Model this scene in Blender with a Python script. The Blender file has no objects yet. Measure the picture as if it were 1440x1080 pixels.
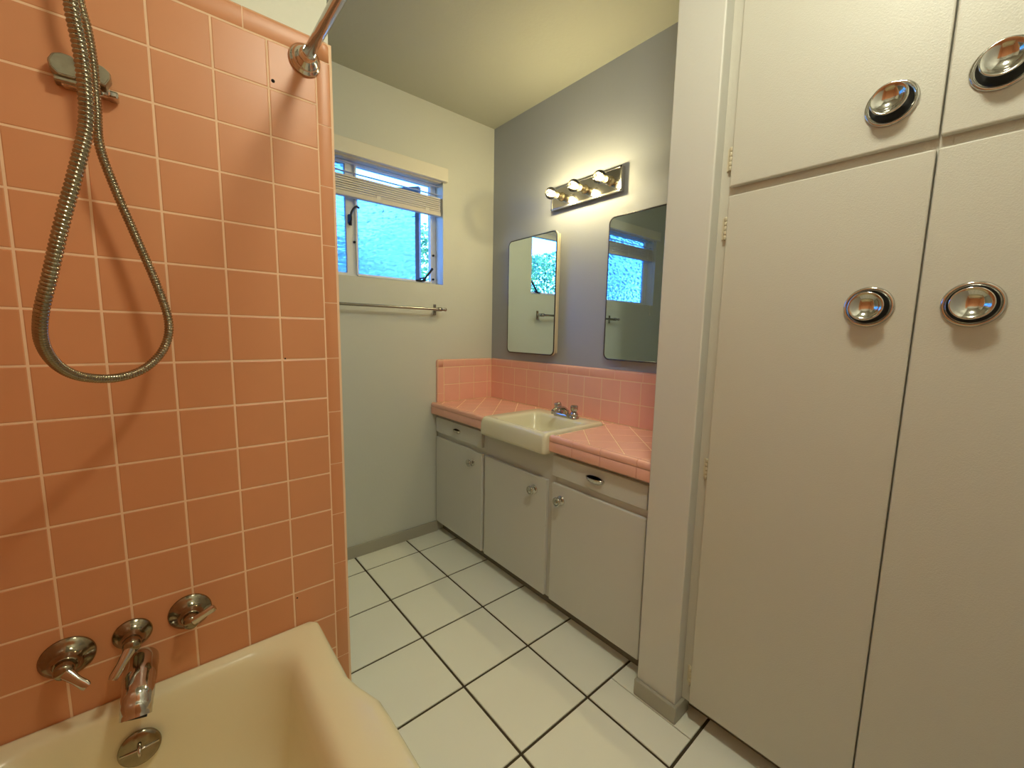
import bpy, bmesh, math, random
from mathutils import Vector, Matrix
random.seed(7)
S = bpy.context.scene
COL = S.collection
PI = math.pi

# ------------------------------------------------------------------ materials
def lin(c):
    return tuple((x/255/12.92) if x/255 <= .04045 else ((x/255+.055)/1.055)**2.4 for x in c)+(1,)
def mat(name, rgb, rough=.5, metal=0, bump=0, bscale=200, var=0, vscale=6, coat=0, spec=.5, emit=None, estr=0):
    m = bpy.data.materials.new(name); m.use_nodes = True
    nt = m.node_tree; b = nt.nodes['Principled BSDF']
    b.inputs['Base Color'].default_value = lin(rgb); b.inputs['Roughness'].default_value = rough
    b.inputs['Metallic'].default_value = metal; b.inputs['Coat Weight'].default_value = coat
    b.inputs['Specular IOR Level'].default_value = spec
    tc = nt.nodes.new('ShaderNodeTexCoord')
    if var:
        n = nt.nodes.new('ShaderNodeTexNoise'); n.inputs['Scale'].default_value = vscale; n.inputs['Detail'].default_value = 3
        nt.links.new(tc.outputs['Object'], n.inputs['Vector'])
        mx = nt.nodes.new('ShaderNodeMix'); mx.data_type = 'RGBA'
        c = lin(rgb)
        mx.inputs[6].default_value = tuple(x*(1-var) for x in c[:3])+(1,)
        mx.inputs[7].default_value = tuple(min(1, x*(1+var)) for x in c[:3])+(1,)
        nt.links.new(n.outputs['Fac'], mx.inputs[0]); nt.links.new(mx.outputs[2], b.inputs['Base Color'])
    if bump:
        n = nt.nodes.new('ShaderNodeTexNoise'); n.inputs['Scale'].default_value = bscale; n.inputs['Detail'].default_value = 3
        nt.links.new(tc.outputs['Object'], n.inputs['Vector'])
        bp = nt.nodes.new('ShaderNodeBump'); bp.inputs['Strength'].default_value = bump; bp.inputs['Distance'].default_value = .002
        nt.links.new(n.outputs['Fac'], bp.inputs['Height']); nt.links.new(bp.outputs['Normal'], b.inputs['Normal'])
    if emit:
        b.inputs['Emission Color'].default_value = lin(emit); b.inputs['Emission Strength'].default_value = estr
    return m

M = {}
M['wall'] = mat('wall_paint_white', (204,206,198), .55, bump=.25, bscale=90)
M['accent'] = mat('wall_paint_grey', (158,163,172), .6, bump=.2, bscale=120)
M['ceil'] = mat('ceiling_paint', (176,178,166), .7, bump=.3, bscale=70)
M['plaster'] = mat('textured_plaster', (222,222,205), .5, bump=.9, bscale=60)
M['cream'] = mat('pillar_paint', (208,206,199), .5, bump=.15, bscale=120)
M['cab'] = mat('cabinet_paint', (206,205,199), .42, bump=.22, bscale=350)
M['closet'] = mat('closet_paint', (200,197,186), .42, bump=.25, bscale=350)
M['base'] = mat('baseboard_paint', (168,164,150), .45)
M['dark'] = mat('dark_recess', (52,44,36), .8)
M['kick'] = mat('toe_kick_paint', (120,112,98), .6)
M['pink'] = mat('pink_glazed_tile', (212,148,105), .36, var=.04, vscale=9, bump=.02, bscale=30, spec=.4)
M['pink_daylit'] = mat('pink_glazed_tile_daylit', (238,180,162), .26, var=.04, vscale=9, bump=.02, bscale=30)  # same pink tile at the vanity, window daylight's tint put into its colour
M['grout'] = mat('pale_pink_grout', (240,206,172), .8)
M['floor'] = mat('white_floor_tile', (245,246,234), .38, var=.03, vscale=3, bump=.05, bscale=40)
M['fgrout'] = mat('brown_floor_grout', (72,62,44), .9, var=.25, vscale=20)
M['tub'] = mat('bathtub_enamel', (236,228,194), .22, bump=.03, bscale=20)
M['sink'] = mat('sink_enamel', (226,222,198), .2)
M['chrome'] = mat('chrome', (200,196,190), .1, 1)
M['chromeworn'] = mat('worn_chrome', (150,140,120), .16, 1, bump=.05, bscale=150, var=.25, vscale=60)
M['bracket'] = mat('aged_grey_chrome', (165,158,140), .3, 1, var=.2, vscale=80)
M['steel'] = mat('brushed_steel', (160,158,152), .25, 1)
M['frame'] = mat('cabinet_steel_edge', (92,92,90), .3, 1)
M['body'] = mat('cabinet_side_enamel', (205,195,170), .4)
M['mirror'] = mat('mirror_silver', (218,234,238), .012, 1)
M['black'] = mat('black_enamel', (10,9,8), .3)
M['iron'] = mat('black_iron', (18,17,17), .5)
M['win'] = mat('window_frame_paint', (226,228,228), .45)
M['windark'] = mat('sash_frame_metal', (92,92,96), .45)
M['blind'] = mat('blind_vinyl', (214,208,200), .5)
M['valance'] = mat('valance_vinyl', (222,218,204), .5)
M['cord'] = mat('blind_cord', (225,222,215), .7)
M['hole'] = mat('screw_hole_dark', (25,15,10), .9)
M['stain'] = mat('rust_stain', (120,80,50), .8)
M['branch'] = mat('branch_bark', (120,105,90), .9)
M['soil'] = mat('yard_soil', (110,100,80), .9)
M['soffit'] = mat('painted_soffit', (205,210,215), .7)
M['hinge'] = mat('painted_hinge', (205,196,170), .45)
M['brass'] = mat('socket_metal', (190,180,150), .25, 1)

def leafmat():
    m = bpy.data.materials.new('leaf_green'); m.use_nodes = True
    nt = m.node_tree; b = nt.nodes['Principled BSDF']; out = nt.nodes['Material Output']
    oi = nt.nodes.new('ShaderNodeTexCoord'); n = nt.nodes.new('ShaderNodeTexNoise'); n.inputs['Scale'].default_value = 9
    nt.links.new(oi.outputs['Object'], n.inputs['Vector'])
    r = nt.nodes.new('ShaderNodeValToRGB')
    r.color_ramp.elements[0].position = .35; r.color_ramp.elements[0].color = lin((70,120,75))
    r.color_ramp.elements[1].position = .65; r.color_ramp.elements[1].color = lin((190,225,120))
    nt.links.new(n.outputs['Fac'], r.inputs['Fac']); nt.links.new(r.outputs['Color'], b.inputs['Base Color'])
    b.inputs['Roughness'].default_value = .45
    t = nt.nodes.new('ShaderNodeBsdfTranslucent'); nt.links.new(r.outputs['Color'], t.inputs['Color'])
    mx = nt.nodes.new('ShaderNodeMixShader'); mx.inputs[0].default_value = .4
    nt.links.new(b.outputs[0], mx.inputs[1]); nt.links.new(t.outputs[0], mx.inputs[2]); nt.links.new(mx.outputs[0], out.inputs[0])
    return m
M['leaf'] = leafmat()

def frosted():
    m = bpy.data.materials.new('hammered_frosted_glass'); m.use_nodes = True
    nt = m.node_tree; nt.nodes.remove(nt.nodes['Principled BSDF']); out = nt.nodes['Material Output']
    tc = nt.nodes.new('ShaderNodeTexCoord'); mp = nt.nodes.new('ShaderNodeMapping')
    mp.inputs['Scale'].default_value = (1, 1, 2.0)
    nt.links.new(tc.outputs['Object'], mp.inputs['Vector'])
    n = nt.nodes.new('ShaderNodeTexNoise'); n.inputs['Scale'].default_value = 27; n.inputs['Detail'].default_value = .3
    nt.links.new(mp.outputs[0], n.inputs['Vector'])
    bp = nt.nodes.new('ShaderNodeBump'); bp.inputs['Strength'].default_value = 1; bp.inputs['Distance'].default_value = .028
    nt.links.new(n.outputs['Fac'], bp.inputs['Height'])
    rf = nt.nodes.new('ShaderNodeBsdfRefraction'); rf.inputs['Roughness'].default_value = .13; rf.inputs['IOR'].default_value = 1.45
    rf.inputs['Color'].default_value = (.8, .95, 1, 1)
    tr = nt.nodes.new('ShaderNodeBsdfTranslucent'); tr.inputs['Color'].default_value = (.8, .95, 1, 1)
    gl = nt.nodes.new('ShaderNodeBsdfGlossy'); gl.inputs['Roughness'].default_value = .15
    nt.links.new(bp.outputs[0], rf.inputs['Normal']); nt.links.new(bp.outputs[0], tr.inputs['Normal']); nt.links.new(bp.outputs[0], gl.inputs['Normal'])
    m1 = nt.nodes.new('ShaderNodeMixShader'); m1.inputs[0].default_value = .4
    nt.links.new(rf.outputs[0], m1.inputs[1]); nt.links.new(tr.outputs[0], m1.inputs[2])
    m2 = nt.nodes.new('ShaderNodeMixShader'); m2.inputs[0].default_value = .05
    nt.links.new(m1.outputs[0], m2.inputs[1]); nt.links.new(gl.outputs[0], m2.inputs[2]); nt.links.new(m2.outputs[0], out.inputs[0])
    return m
M['frost'] = frosted()

def thin_glass(name, tint, refl):
    m = bpy.data.materials.new(name); m.use_nodes = True
    nt = m.node_tree; nt.nodes.remove(nt.nodes['Principled BSDF']); out = nt.nodes['Material Output']
    lw = nt.nodes.new('ShaderNodeLayerWeight'); lw.inputs['Blend'].default_value = refl
    t = nt.nodes.new('ShaderNodeBsdfTransparent'); t.inputs['Color'].default_value = tint
    g = nt.nodes.new('ShaderNodeBsdfGlossy'); g.inputs['Roughness'].default_value = .03
    mx = nt.nodes.new('ShaderNodeMixShader')
    nt.links.new(lw.outputs['Fresnel'], mx.inputs[0]); nt.links.new(t.outputs[0], mx.inputs[1]); nt.links.new(g.outputs[0], mx.inputs[2])
    nt.links.new(mx.outputs[0], out.inputs[0])
    return m
M['bulb'] = thin_glass('clear_bulb_glass', (1, .97, .88, 1), .35)
M['acrylic'] = mat('fluted_chrome_knob', (190,185,185), .12, 1)
def emis(name, col, st):
    m = bpy.data.materials.new(name); m.use_nodes = True; nt = m.node_tree
    nt.nodes.remove(nt.nodes['Principled BSDF']); e = nt.nodes.new('ShaderNodeEmission')
    e.inputs['Color'].default_value = col; e.inputs['Strength'].default_value = st
    nt.links.new(e.outputs[0], nt.nodes['Material Output'].inputs[0]); return m
WARM = (1, .85, .46, 1)
M['filament'] = emis('glowing_filament', (1, .85, .55, 1), 40)
M['dome'] = emis('lit_opal_glass', (1, .99, .77, 1), 55)

# ------------------------------------------------------------------ helpers
ORG = {}
def worg(o):
    return ORG.get(o.name, Vector((0,0,0))) if o else Vector((0,0,0))
def thing(name, label, cat, loc, group=None):
    o = bpy.data.objects.new(name, None); COL.objects.link(o); o.location = loc; o.empty_display_size = .05
    o['label'] = label; o['category'] = cat
    if group: o['group'] = group
    ORG[o.name] = Vector(loc); return o
def obj(name, bm, mats, parent=None, smooth=False, world=True, loc=None, autos=None):
    """link bm as one mesh. world=True: verts are world coordinates (shifted into the parent's frame)"""
    og = worg(parent)
    if world and parent is not None: bmesh.ops.translate(bm, verts=bm.verts, vec=-og)
    bmesh.ops.recalc_face_normals(bm, faces=bm.faces)
    me = bpy.data.meshes.new(name); bm.to_mesh(me); bm.free()
    if not isinstance(mats, (list, tuple)): mats = [mats]
    for m in mats: me.materials.append(m)
    o = bpy.data.objects.new(name, me); COL.objects.link(o)
    if parent is not None: o.parent = parent
    if loc is not None: o.location = Vector(loc)-og
    if smooth:
        for p in me.polygons: p.use_smooth = True
        if autos: me.set_sharp_from_angle(angle=math.radians(autos))
    ORG[o.name] = og if loc is None else Vector(loc)
    return o
def tag(o, label, cat, group=None, kind=None):
    o['label'] = label; o['category'] = cat
    if group: o['group'] = group
    if kind: o['kind'] = kind
    return o
def struct(name, bm, m, parent=None, **k):
    o = obj(name, bm, m, parent, **k)
    if parent is None: o['kind'] = 'structure'
    return o
def box(bm, x0, x1, y0, y1, z0, z1, bev=0, mi=0, seg=2):
    x0, x1 = min(x0,x1), max(x0,x1); y0, y1 = min(y0,y1), max(y0,y1); z0, z1 = min(z0,z1), max(z0,z1)
    t = bmesh.new()
    bmesh.ops.create_cube(t, size=1)
    for v in t.verts: v.co = Vector(((x0+x1)/2+v.co.x*(x1-x0), (y0+y1)/2+v.co.y*(y1-y0), (z0+z1)/2+v.co.z*(z1-z0)))
    if bev: bmesh.ops.bevel(t, geom=t.edges[:], offset=bev, segments=seg, affect='EDGES', profile=.5)
    join(bm, t, mi)
def join(bm, t, mi=0, mtx=None):
    mp = {}
    for v in t.verts: mp[v] = bm.verts.new(mtx @ v.co if mtx else v.co)
    for f in t.faces:
        try:
            nf = bm.faces.new([mp[v] for v in f.verts]); nf.material_index = mi if mi is not None else f.material_index; nf.smooth = f.smooth
        except ValueError: pass
    t.free()
def lathe(bm, prof, origin=(0,0,0), axis=(0,0,1), n=40, mi=0, cap0=True, cap1=True):
    """prof: (radius, height) pairs turned about axis"""
    ax = Vector(axis).normalized(); q = Vector((0,0,1)).rotation_difference(ax); o = Vector(origin)
    rings = []
    for r, h in prof:
        if r < 1e-6: rings.append([bm.verts.new(o+q@Vector((0,0,h)))])
        else: rings.append([bm.verts.new(o+q@Vector((r*math.cos(2*PI*k/n), r*math.sin(2*PI*k/n), h))) for k in range(n)])
    for i in range(len(rings)-1):
        a, b = rings[i], rings[i+1]
        m_ = mi[i] if isinstance(mi, (list, tuple)) else mi
        for k in range(n):
            k2 = (k+1) % n
            if len(a) == 1 and len(b) == 1: continue
            if len(a) == 1: f = bm.faces.new((a[0], b[k], b[k2]))
            elif len(b) == 1: f = bm.faces.new((a[k], a[k2], b[0]))
            else: f = bm.faces.new((a[k], a[k2], b[k2], b[k]))
            f.material_index = m_; f.smooth = True
    if cap0 and len(rings[0]) > 1: bm.faces.new(rings[0]).material_index = mi[0] if isinstance(mi,(list,tuple)) else mi
    if cap1 and len(rings[-1]) > 1: bm.faces.new(rings[-1]).material_index = mi[-1] if isinstance(mi,(list,tuple)) else mi
def sweep(bm, pts, rad, n=12, mi=0, up=(0,0,1), sx=1, caps=True):
    """tube along pts; rad may be a list of numbers or (a,b) pairs"""
    P = [Vector(p) for p in pts]; rings = []
    prevN = None
    for i, p in enumerate(P):
        t = (P[min(i+1, len(P)-1)]-P[max(i-1, 0)]).normalized()
        if prevN is None:
            u = Vector(up)
            if abs(u.dot(t)) > .95: u = Vector((1,0,0))
            nrm = (u-t*u.dot(t)).normalized()
        else: nrm = (prevN-t*prevN.dot(t)).normalized()
        prevN = nrm; bn = t.cross(nrm)
        r = rad[i] if isinstance(rad, list) else rad
        ra, rb = r if isinstance(r, tuple) else (r, r)
        rings.append([bm.verts.new(p+nrm*ra*math.cos(2*PI*k/n)+bn*rb*math.sin(2*PI*k/n)) for k in range(n)])
    for a, b in zip(rings, rings[1:]):
        for k in range(n):
            f = bm.faces.new((a[k], a[(k+1)%n], b[(k+1)%n], b[k])); f.material_index = mi; f.smooth = True
    if caps:
        for r in (rings[0], rings[-1]):
            f = bm.faces.new(r); f.material_index = mi
def catmull(pts, n=12):
    P = [Vector(p) for p in pts]; P = [P[0]*2-P[1]]+P+[P[-1]*2-P[-2]]; out = []
    for i in range(1, len(P)-2):
        for k in range(n):
            t = k/n; a, b, c, d = P[i-1:i+3]
            out.append(.5*((2*b)+(c-a)*t+(2*a-5*b+4*c-d)*t*t+(3*b-a-3*c+d)*t**3))
    out.append(P[-2]); return out
def rrect(x0, x1, y0, y1, r, n=8):
    """rounded rectangle outline, counter clockwise"""
    pts = []
    for cx, cy, a0 in ((x1-r,y1-r,0),(x0+r,y1-r,90),(x0+r,y0+r,180),(x1-r,y0+r,270)):
        for k in range(n+1):
            a = math.radians(a0+90*k/n); pts.append((cx+r*math.cos(a), cy+r*math.sin(a)))
    return pts
def loops(bm, rings, mi=0, close0=False, close1=False, smooth=True):
    V = [[bm.verts.new(p) for p in r] for r in rings]
    n = len(V[0])
    for a, b in zip(V, V[1:]):
        for k in range(n):
            f = bm.faces.new((a[k], a[(k+1)%n], b[(k+1)%n], b[k])); f.smooth = smooth; f.material_index = mi
    if close0: bm.faces.new(V[0]).smooth = smooth
    if close1: bm.faces.new(V[-1]).smooth = smooth
def pad(bm, poly, mp, t=.0035, b=.0016):
    """one glazed tile: polygon in (u,v), pillowed edge, mapped by mp(u,v,h)"""
    n = len(poly); c = (sum(p[0] for p in poly)/n, sum(p[1] for p in poly)/n)
    def inset(d):
        out = []
        for i in range(n):
            p0, p1, p2 = Vector(poly[i-1]), Vector(poly[i]), Vector(poly[(i+1)%n])
            e1 = (p1-p0).normalized(); e2 = (p2-p1).normalized()
            n1 = Vector((-e1.y, e1.x)); n2 = Vector((-e2.y, e2.x))
            k = n1+n2; L = k.length_squared
            out.append(p1+(k*(2*d/L) if L > 1e-6 else n1*d))
        return out
    A = [bm.verts.new(mp(p[0], p[1], 0)) for p in poly]
    B = [bm.verts.new(mp(p[0], p[1], t-b*.6)) for p in inset(b*.35)]
    C = [bm.verts.new(mp(p[0], p[1], t)) for p in inset(b*1.5)]
    for X, Y in ((A, B), (B, C)):
        for k in range(n): bm.faces.new((X[k], X[(k+1)%n], Y[(k+1)%n], Y[k]))
    bm.faces.new(C)
def rect(u0, u1, v0, v1, g):
    return [(u0+g, v0+g), (u1-g, v0+g), (u1-g, v1-g), (u0+g, v1-g)]
def clip(poly, x0, x1, y0, y1):
    for ax, lim, s in ((0,x0,1),(0,x1,-1),(1,y0,1),(1,y1,-1)):
        out = []
        for i in range(len(poly)):
            a, b = poly[i-1], poly[i]
            ia, ib = s*(a[ax]-lim) >= 0, s*(b[ax]-lim) >= 0
            if ia != ib:
                t = (lim-a[ax])/(b[ax]-a[ax]); out.append((a[0]+t*(b[0]-a[0]), a[1]+t*(b[1]-a[1])))
            if ib: out.append(b)
        poly = out
        if len(poly) < 3: return None
    # drop slivers and near-duplicate points
    q = [p for i, p in enumerate(poly) if math.dist(p, poly[i-1]) > .0015]
    if len(q) < 3: return None
    ar = abs(sum(q[i-1][0]*q[i][1]-q[i][0]*q[i-1][1] for i in range(len(q))))/2
    return q if ar > .00015 else None

H = 2.4485; XL = -2.05; YF = -2.47; YT = -.929; P = .1095

# ------------------------------------------------------------------ room shell
bm = bmesh.new(); box(bm, XL-.1, .1, YF-.1, .1, -.1, -.004)
fl = struct('floor', bm, M['fgrout'])
bm = bmesh.new()
fx = [-.9148+.30*i for i in range(-4, 4)]; fy = [-.1603-.2994*j for j in range(-1, 9)]
g = .0044
for i in range(len(fx)-1):
    for j in range(len(fy)-1):
        x0, x1, y1, y0 = fx[i], fx[i+1], fy[j], fy[j+1]
        parts = [(x0, x1)]
        if abs(x0+.6148) < .01 and y1 < -1.3 and y1 > -1.65: parts = [(x0, -.487), (-.4855, x1)]
        for k, (a, b) in enumerate(parts):
            pl = [(a+(g if a == x0 else .0008), y0+g), (b-(g if b == x1 else .0008), y0+g), (b-(g if b == x1 else .0008), y1-g), (a+(g if a == x0 else .0008), y1-g)]
            pl = clip(pl, XL, 0, YF, 0)
            if pl: pad(bm, pl, lambda u, v, h: Vector((u, v, h-.0042)), t=.0042, b=.0014)
obj('floor_tile', bm, M['floor'], fl)

bm = bmesh.new(); box(bm, XL-.1, .1, YF-.1, .12, H, H+.1); struct('ceiling', bm, M['ceil'])
# window wall with its opening
WX0, WX1, WZ0, WZ1 = -1.83, -.362, 1.487, 2.064
bm = bmesh.new()
box(bm, XL-.1, WX0, 0, .118, 0, H); box(bm, WX1, .1, 0, .118, 0, H)
box(bm, WX0, WX1, 0, .118, 0, WZ0); box(bm, WX0, WX1, 0, .118, WZ1, H)
wb = struct('wall_back', bm, M['wall'])
bm = bmesh.new(); box(bm, 0, .1, YF, 0, 0, H); struct('wall_right', bm, M['accent'])
bm = bmesh.new(); box(bm, XL-.1, XL, YF, 0, 0, H); wl = struct('wall_left', bm, M['wall'])
bm = bmesh.new(); box(bm, XL, 0, YF-.1, YF, 0, H); wf = struct('wall_front', bm, M['wall'])
bm = bmesh.new(); box(bm, XL, -1.254, YT+.012, YT+.125, 0, H, .004)
wp = struct('wall_partition', bm, M['plaster'])
bm = bmesh.new(); box(bm, -.47, 0, -1.588, -1.452, 0, H, .004)
wpi = struct('wall_pillar', bm, M['cream'])

# pink wall tile on the plumbing wall
def tile_field(bm, mp, u_lines, v_lines, g=.0012, t=.004):
    for a, b in zip(u_lines, u_lines[1:]):
        for c, d in zip(v_lines, v_lines[1:]): pad(bm, rect(a, b, c, d, g), mp, t)
def bull(bm, mp, pieces, side, t=.004, g=.0013):
    """bullnose pieces: (u0,u1,v0,v1); side = which edge is rounded"""
    for u0, u1, v0, v1 in pieces:
        u0 += g; u1 -= g; v0 += g; v1 -= g; R = .010
        rows = []
        prof = [(0, 0), (.0006, t*.7), (.0025, t)]
        L = (u1-u0) if side in 'RL' else (v1-v0)
        prof += [(L-R, t)]+[(L-R+R*math.sin(a*PI/12), t-(R)*(1-math.cos(a*PI/12))) for a in range(1, 7)]
        for s, h in prof:
            if side == 'R': rows.append([(u0+s, v0, h), (u0+s, v1, h)])
            elif side == 'L': rows.append([(u1-s, v1, h), (u1-s, v0, h)])
            else: rows.append([(u1, v0+s, h), (u0, v0+s, h)])
        V = [[bm.verts.new(mp(*p)) for p in r] for r in rows]
        for a, b in zip(V, V[1:]):
            f = bm.faces.new((a[0], b[0], b[1], a[1])); f.smooth = True
        for e in (0, 1):
            try: bm.faces.new([bm.verts.new(r[e].co) for r in V])
            except ValueError: pass
zl = [1.0283+P*k for k in range(-9, 9)]              # up to 1.904
xl = [-1.839+P*k for k in range(-2, 6)]              # to -1.2915
mpT = lambda u, v, h: Vector((u, YT+.004-h, v))
bm = bmesh.new()
tile_field(bm, mpT, [XL+.001]+xl[1:], zl)
vj = [.071]+[.224+.1525*k for k in range(11)]+[1.904]
vj = [z for z in vj if z < 1.87]+[1.904]
bull(bm, mpT, [(-1.2925, -1.25, a, b) for a, b in zip(vj, vj[1:])], 'R')
tx = [XL+.001, -1.9025, -1.7510, -1.5995, -1.448, -1.2965]
bull(bm, mpT, [(a, b, 1.904, 1.958) for a, b in zip(tx, tx[1:])], 'T')
# corner piece with two rounded edges
cp = bmesh.new(); u0, u1, v0, v1 = -1.2952, -1.2505, 1.9053, 1.9575
ring = []
for h, ins in ((-.006, 0), (-.002, .0015), (.001, .004), (.003, .0075), (.004, .012)):
    r = .016
    pts = [(u0, v0), (u1-ins, v0)]+[(u1-r+(r-ins)*math.cos(a*PI/16), v1-r+(r-ins)*math.sin(a*PI/16)) for a in range(9)]+[(u0, v1-ins)]
    ring.append([mpT(u, v, h) for u, v in pts])
loops(cp, ring, close1=True); join(bm, cp)
tl = obj('wall_tile', bm, M['pink'], wp); tl['label'] = 'salmon pink glazed square wall tiles'
bm = bmesh.new(); box(bm, XL, -1.2515, YT+.0008, YT+.0115, .02, 1.951); obj('grout', bm, M['grout'], wp)
bm = bmesh.new()
lathe(bm, [(.0001, -.004), (.004, -.004), (.0042, .0004), (.0001, .0005)], (-1.391, YT, 1.814), (0,-1,0), 12)
lathe(bm, [(.0022, .0002), (.0001, .0006)], (-1.393, YT, .465), (0,-1,0), 10)
lathe(bm, [(.002, .0002), (.0001, .0006)], (-1.394, YT, 1.141), (0,-1,0), 10)
obj('screw_hole', bm, M['hole'], wp)
# the same tile round the other two sides of the tub
bm = bmesh.new(); yl = [YT-.004-P*k for k in range(0, 14)]+[YF+.004]; yl = yl[::-1]
tile_field(bm, lambda u, v, h: Vector((XL+.008+h, -u, v)), [-y for y in yl[::-1]], zl)
obj('wall_tile', bm, M['pink'], wl)
bm = bmesh.new(); box(bm, XL, XL+.009, YF, YT, .02, 1.904); obj('grout', bm, M['grout'], wl)
bm = bmesh.new(); tile_field(bm, lambda u, v, h: Vector((u, YF+.008+h, v)), [XL+.02]+xl[1:], zl)
obj('wall_tile', bm, M['pink'], wf)
bm = bmesh.new(); box(bm, XL+.01, -1.292, YF, YF+.009, .02, 1.904); obj('grout', bm, M['grout'], wf)

# baseboards
bm = bmesh.new(); box(bm, -1.254, -.41, -.012, 0, 0, .066, .003); box(bm, XL, -1.254, -.012, 0, 0, .066, .003)
struct('baseboard_back', bm, M['base'])
bm = bmesh.new(); box(bm, -.484, -.47, -1.600, -1.449, 0, .058, .004, seg=3); box(bm, -.474, -.395, -1.600, -1.588, 0, .058, .004)
struct('baseboard_pillar', bm, M['base'])

# ------------------------------------------------------------------ window
FY0, FY1 = .082, .112
win = bpy.data.objects.new('window_1', None); COL.objects.link(win); win['kind'] = 'structure'; win.location = (-1.1, .1, WZ0); ORG[win.name] = Vector(win.location)
bm = bmesh.new()
box(bm, WX0, WX1, FY0, FY1, WZ0, 1.512, .002); box(bm, WX0, WX1, FY0, FY1, 2.046, WZ1, .002)
box(bm, -.397, WX1, FY0, FY1, 1.51, 2.048, .002); box(bm, WX0, -1.785, FY0, FY1, 1.51, 2.048, .002)
box(bm, -.880, -.829, FY0, FY1, 1.51, 2.048, .003)
box(bm, -.836, -.826, FY0-.014, FY0+.002, 1.505, 2.05, .002); box(bm, -.83, -.40, FY0-.014, FY0+.002, 1.498, 1.507, .002)
obj('window_frame', bm, M['win'], win)
bm = bmesh.new(); box(bm, -1.785, -.88, .096, .100, 1.512, 2.046); obj('pane', bm, M['frost'], win)
# open casement sash, hinged at the right jamb and swung outward
def sash_xf(u, w, z, ang=math.radians(52)):
    hx, hy = -.428, .150
    return Vector((hx-u*math.cos(ang)-w*math.sin(ang)*-1*-1, hy+u*math.sin(ang)-w*math.cos(ang), z))
def sbox(bm, u0, u1, w0, w1, z0, z1):
    t = bmesh.new(); box(t, u0, u1, w0, w1, z0, z1, .0015)
    for v in t.verts: v.co = sash_xf(v.co.x, v.co.y, v.co.z)
    join(bm, t)
SW = .435
bm = bmesh.new(); sbox(bm, 0, .026, -.014, .014, 1.487, 2.052); sbox(bm, SW-.026, SW, -.014, .014, 1.487, 2.052)
sbox(bm, .02, SW-.02, -.014, .014, 1.487, 1.503); sbox(bm, .02, SW-.02, -.014, .014, 2.026, 2.052)
sash = obj('sash', bm, M['windark'], win)
bm = bmesh.new(); sbox(bm, .024, SW-.024, -.002, .002, 1.501, 2.03); obj('pane', bm, M['frost'], sash)
bm = bmesh.new(); sweep(bm, [(-.425,.115,1.53), (-.43,.152,1.53)], .005); sweep(bm, [(-.425,.115,2.0), (-.43,.152,2.0)], .005)
obj('hinge_arm', bm, M['iron'], sash)
# black operator lever and the curled latch handle
bm = bmesh.new()
sweep(bm, [(-.500,.070,1.507), (-.47,.062,1.507), (-.445,.058,1.512)], .006, 8)
sweep(bm, [(-.462,.055,1.506), (-.445,.052,1.528), (-.422,.050,1.556), (-.403,.050,1.580)], [.007,.0062,.0062,.0075], 8)
obj('operator_lever', bm, M['iron'], win)
bm = bmesh.new()
sweep(bm, catmull([(-.866,.060,1.748), (-.864,.052,1.775), (-.866,.046,1.798), (-.855,.044,1.822), (-.838,.046,1.838), (-.822,.055,1.836)], 5), .0052, 8)
sweep(bm, [(-.866,.062,1.745), (-.866,.060,1.77)], .0085, 8)
box(bm, -.872, -.858, .062, .084, 1.755, 1.80, .003)
obj('latch_handle', bm, M['iron'], win)
bm = bmesh.new()
lathe(bm, [(.006, 0), (.006, .012), (.0001, .014)], (-.842, .084, 1.668), (0,-1,0), 12)
lathe(bm, [(.006, 0), (.006, .012), (.0001, .014)], (-.382, .084, 1.660), (0,-1,0), 12)
lathe(bm, [(.006, 0), (.006, .012), (.0001, .014)], (-.384, .084, 1.523), (0,-1,0), 12)
obj('frame_stud', bm, M['iron'], win)

# window blind
bl = thing('window_blind', 'white horizontal slat blind raised to the top of the window, with a box valance', 'blind', (-1.1, -.01, 2.05))
bm = bmesh.new(); box(bm, -1.85, -.345, -.032, -.003, 2.052, 2.123, .0025); obj('valance', bm, M['valance'], bl)
bm = bmesh.new(); box(bm, -1.822, -.368, .004, .05, 2.050, 2.0635, .003)
obj('headrail', bm, M['blind'], bl)
def slat(z, y=.030, w=.025, tilt=.10, th=.0012, x0=-1.818, x1=-.368):
    bm = bmesh.new()
    rows = []
    for k in range(7):
        s = (k/6-.5)*w; c = .0022*(1-(2*k/6-1)**2)
        rows.append([(x, y+s*math.cos(tilt), z+s*math.sin(tilt)+c) for x in (x0, x1)])
    for off in (0,):
        V = [[bm.verts.new(p) for p in r] for r in rows]
        W = [[bm.verts.new((p[0], p[1], p[2]-th)) for p in r] for r in rows]
        for A in (V, W):
            for a, b in zip(A, A[1:]): bm.faces.new((a[0], a[1], b[1], b[0])).smooth = True
        for a, b in ((V[0], W[0]), (V[-1], W[-1])): bm.faces.new((a[0], a[1], b[1], b[0]))
    return obj('slat', bm, M['blind'], bl)
slat(2.034); slat(1.989)
for k in range(7): slat(1.906+.0108*k, y=.030+random.uniform(-.001,.001), tilt=.05, th=.0078)
bm = bmesh.new(); box(bm, -1.82, -.366, .014, .046, 1.872, 1.896, .004); obj('bottom_rail', bm, M['blind'], bl)
for x in (-.46, -.74, -1.10, -1.46, -1.74):
    bm = bmesh.new(); sweep(bm, [(x,.0165,2.05), (x,.016,1.89)], .0007, 6); sweep(bm, [(x+.012,.0165,2.05), (x+.012,.016,1.89)], .0006, 6)
    box(bm, x-.005, x+.017, .0125, .0145, 1.885, 1.905); obj('ladder_cord', bm, M['cord'], bl)
bm = bmesh.new(); sweep(bm, [(-1.775,-.006,2.05), (-1.777,-.008,1.42)], .0022, 6); lathe(bm, [(.002, .03), (.005, .02), (.006, 0)], (-1.777, -.008, 1.395), (0,0,1), 10)
obj('pull_cord', bm, M['cord'], bl)

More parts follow.
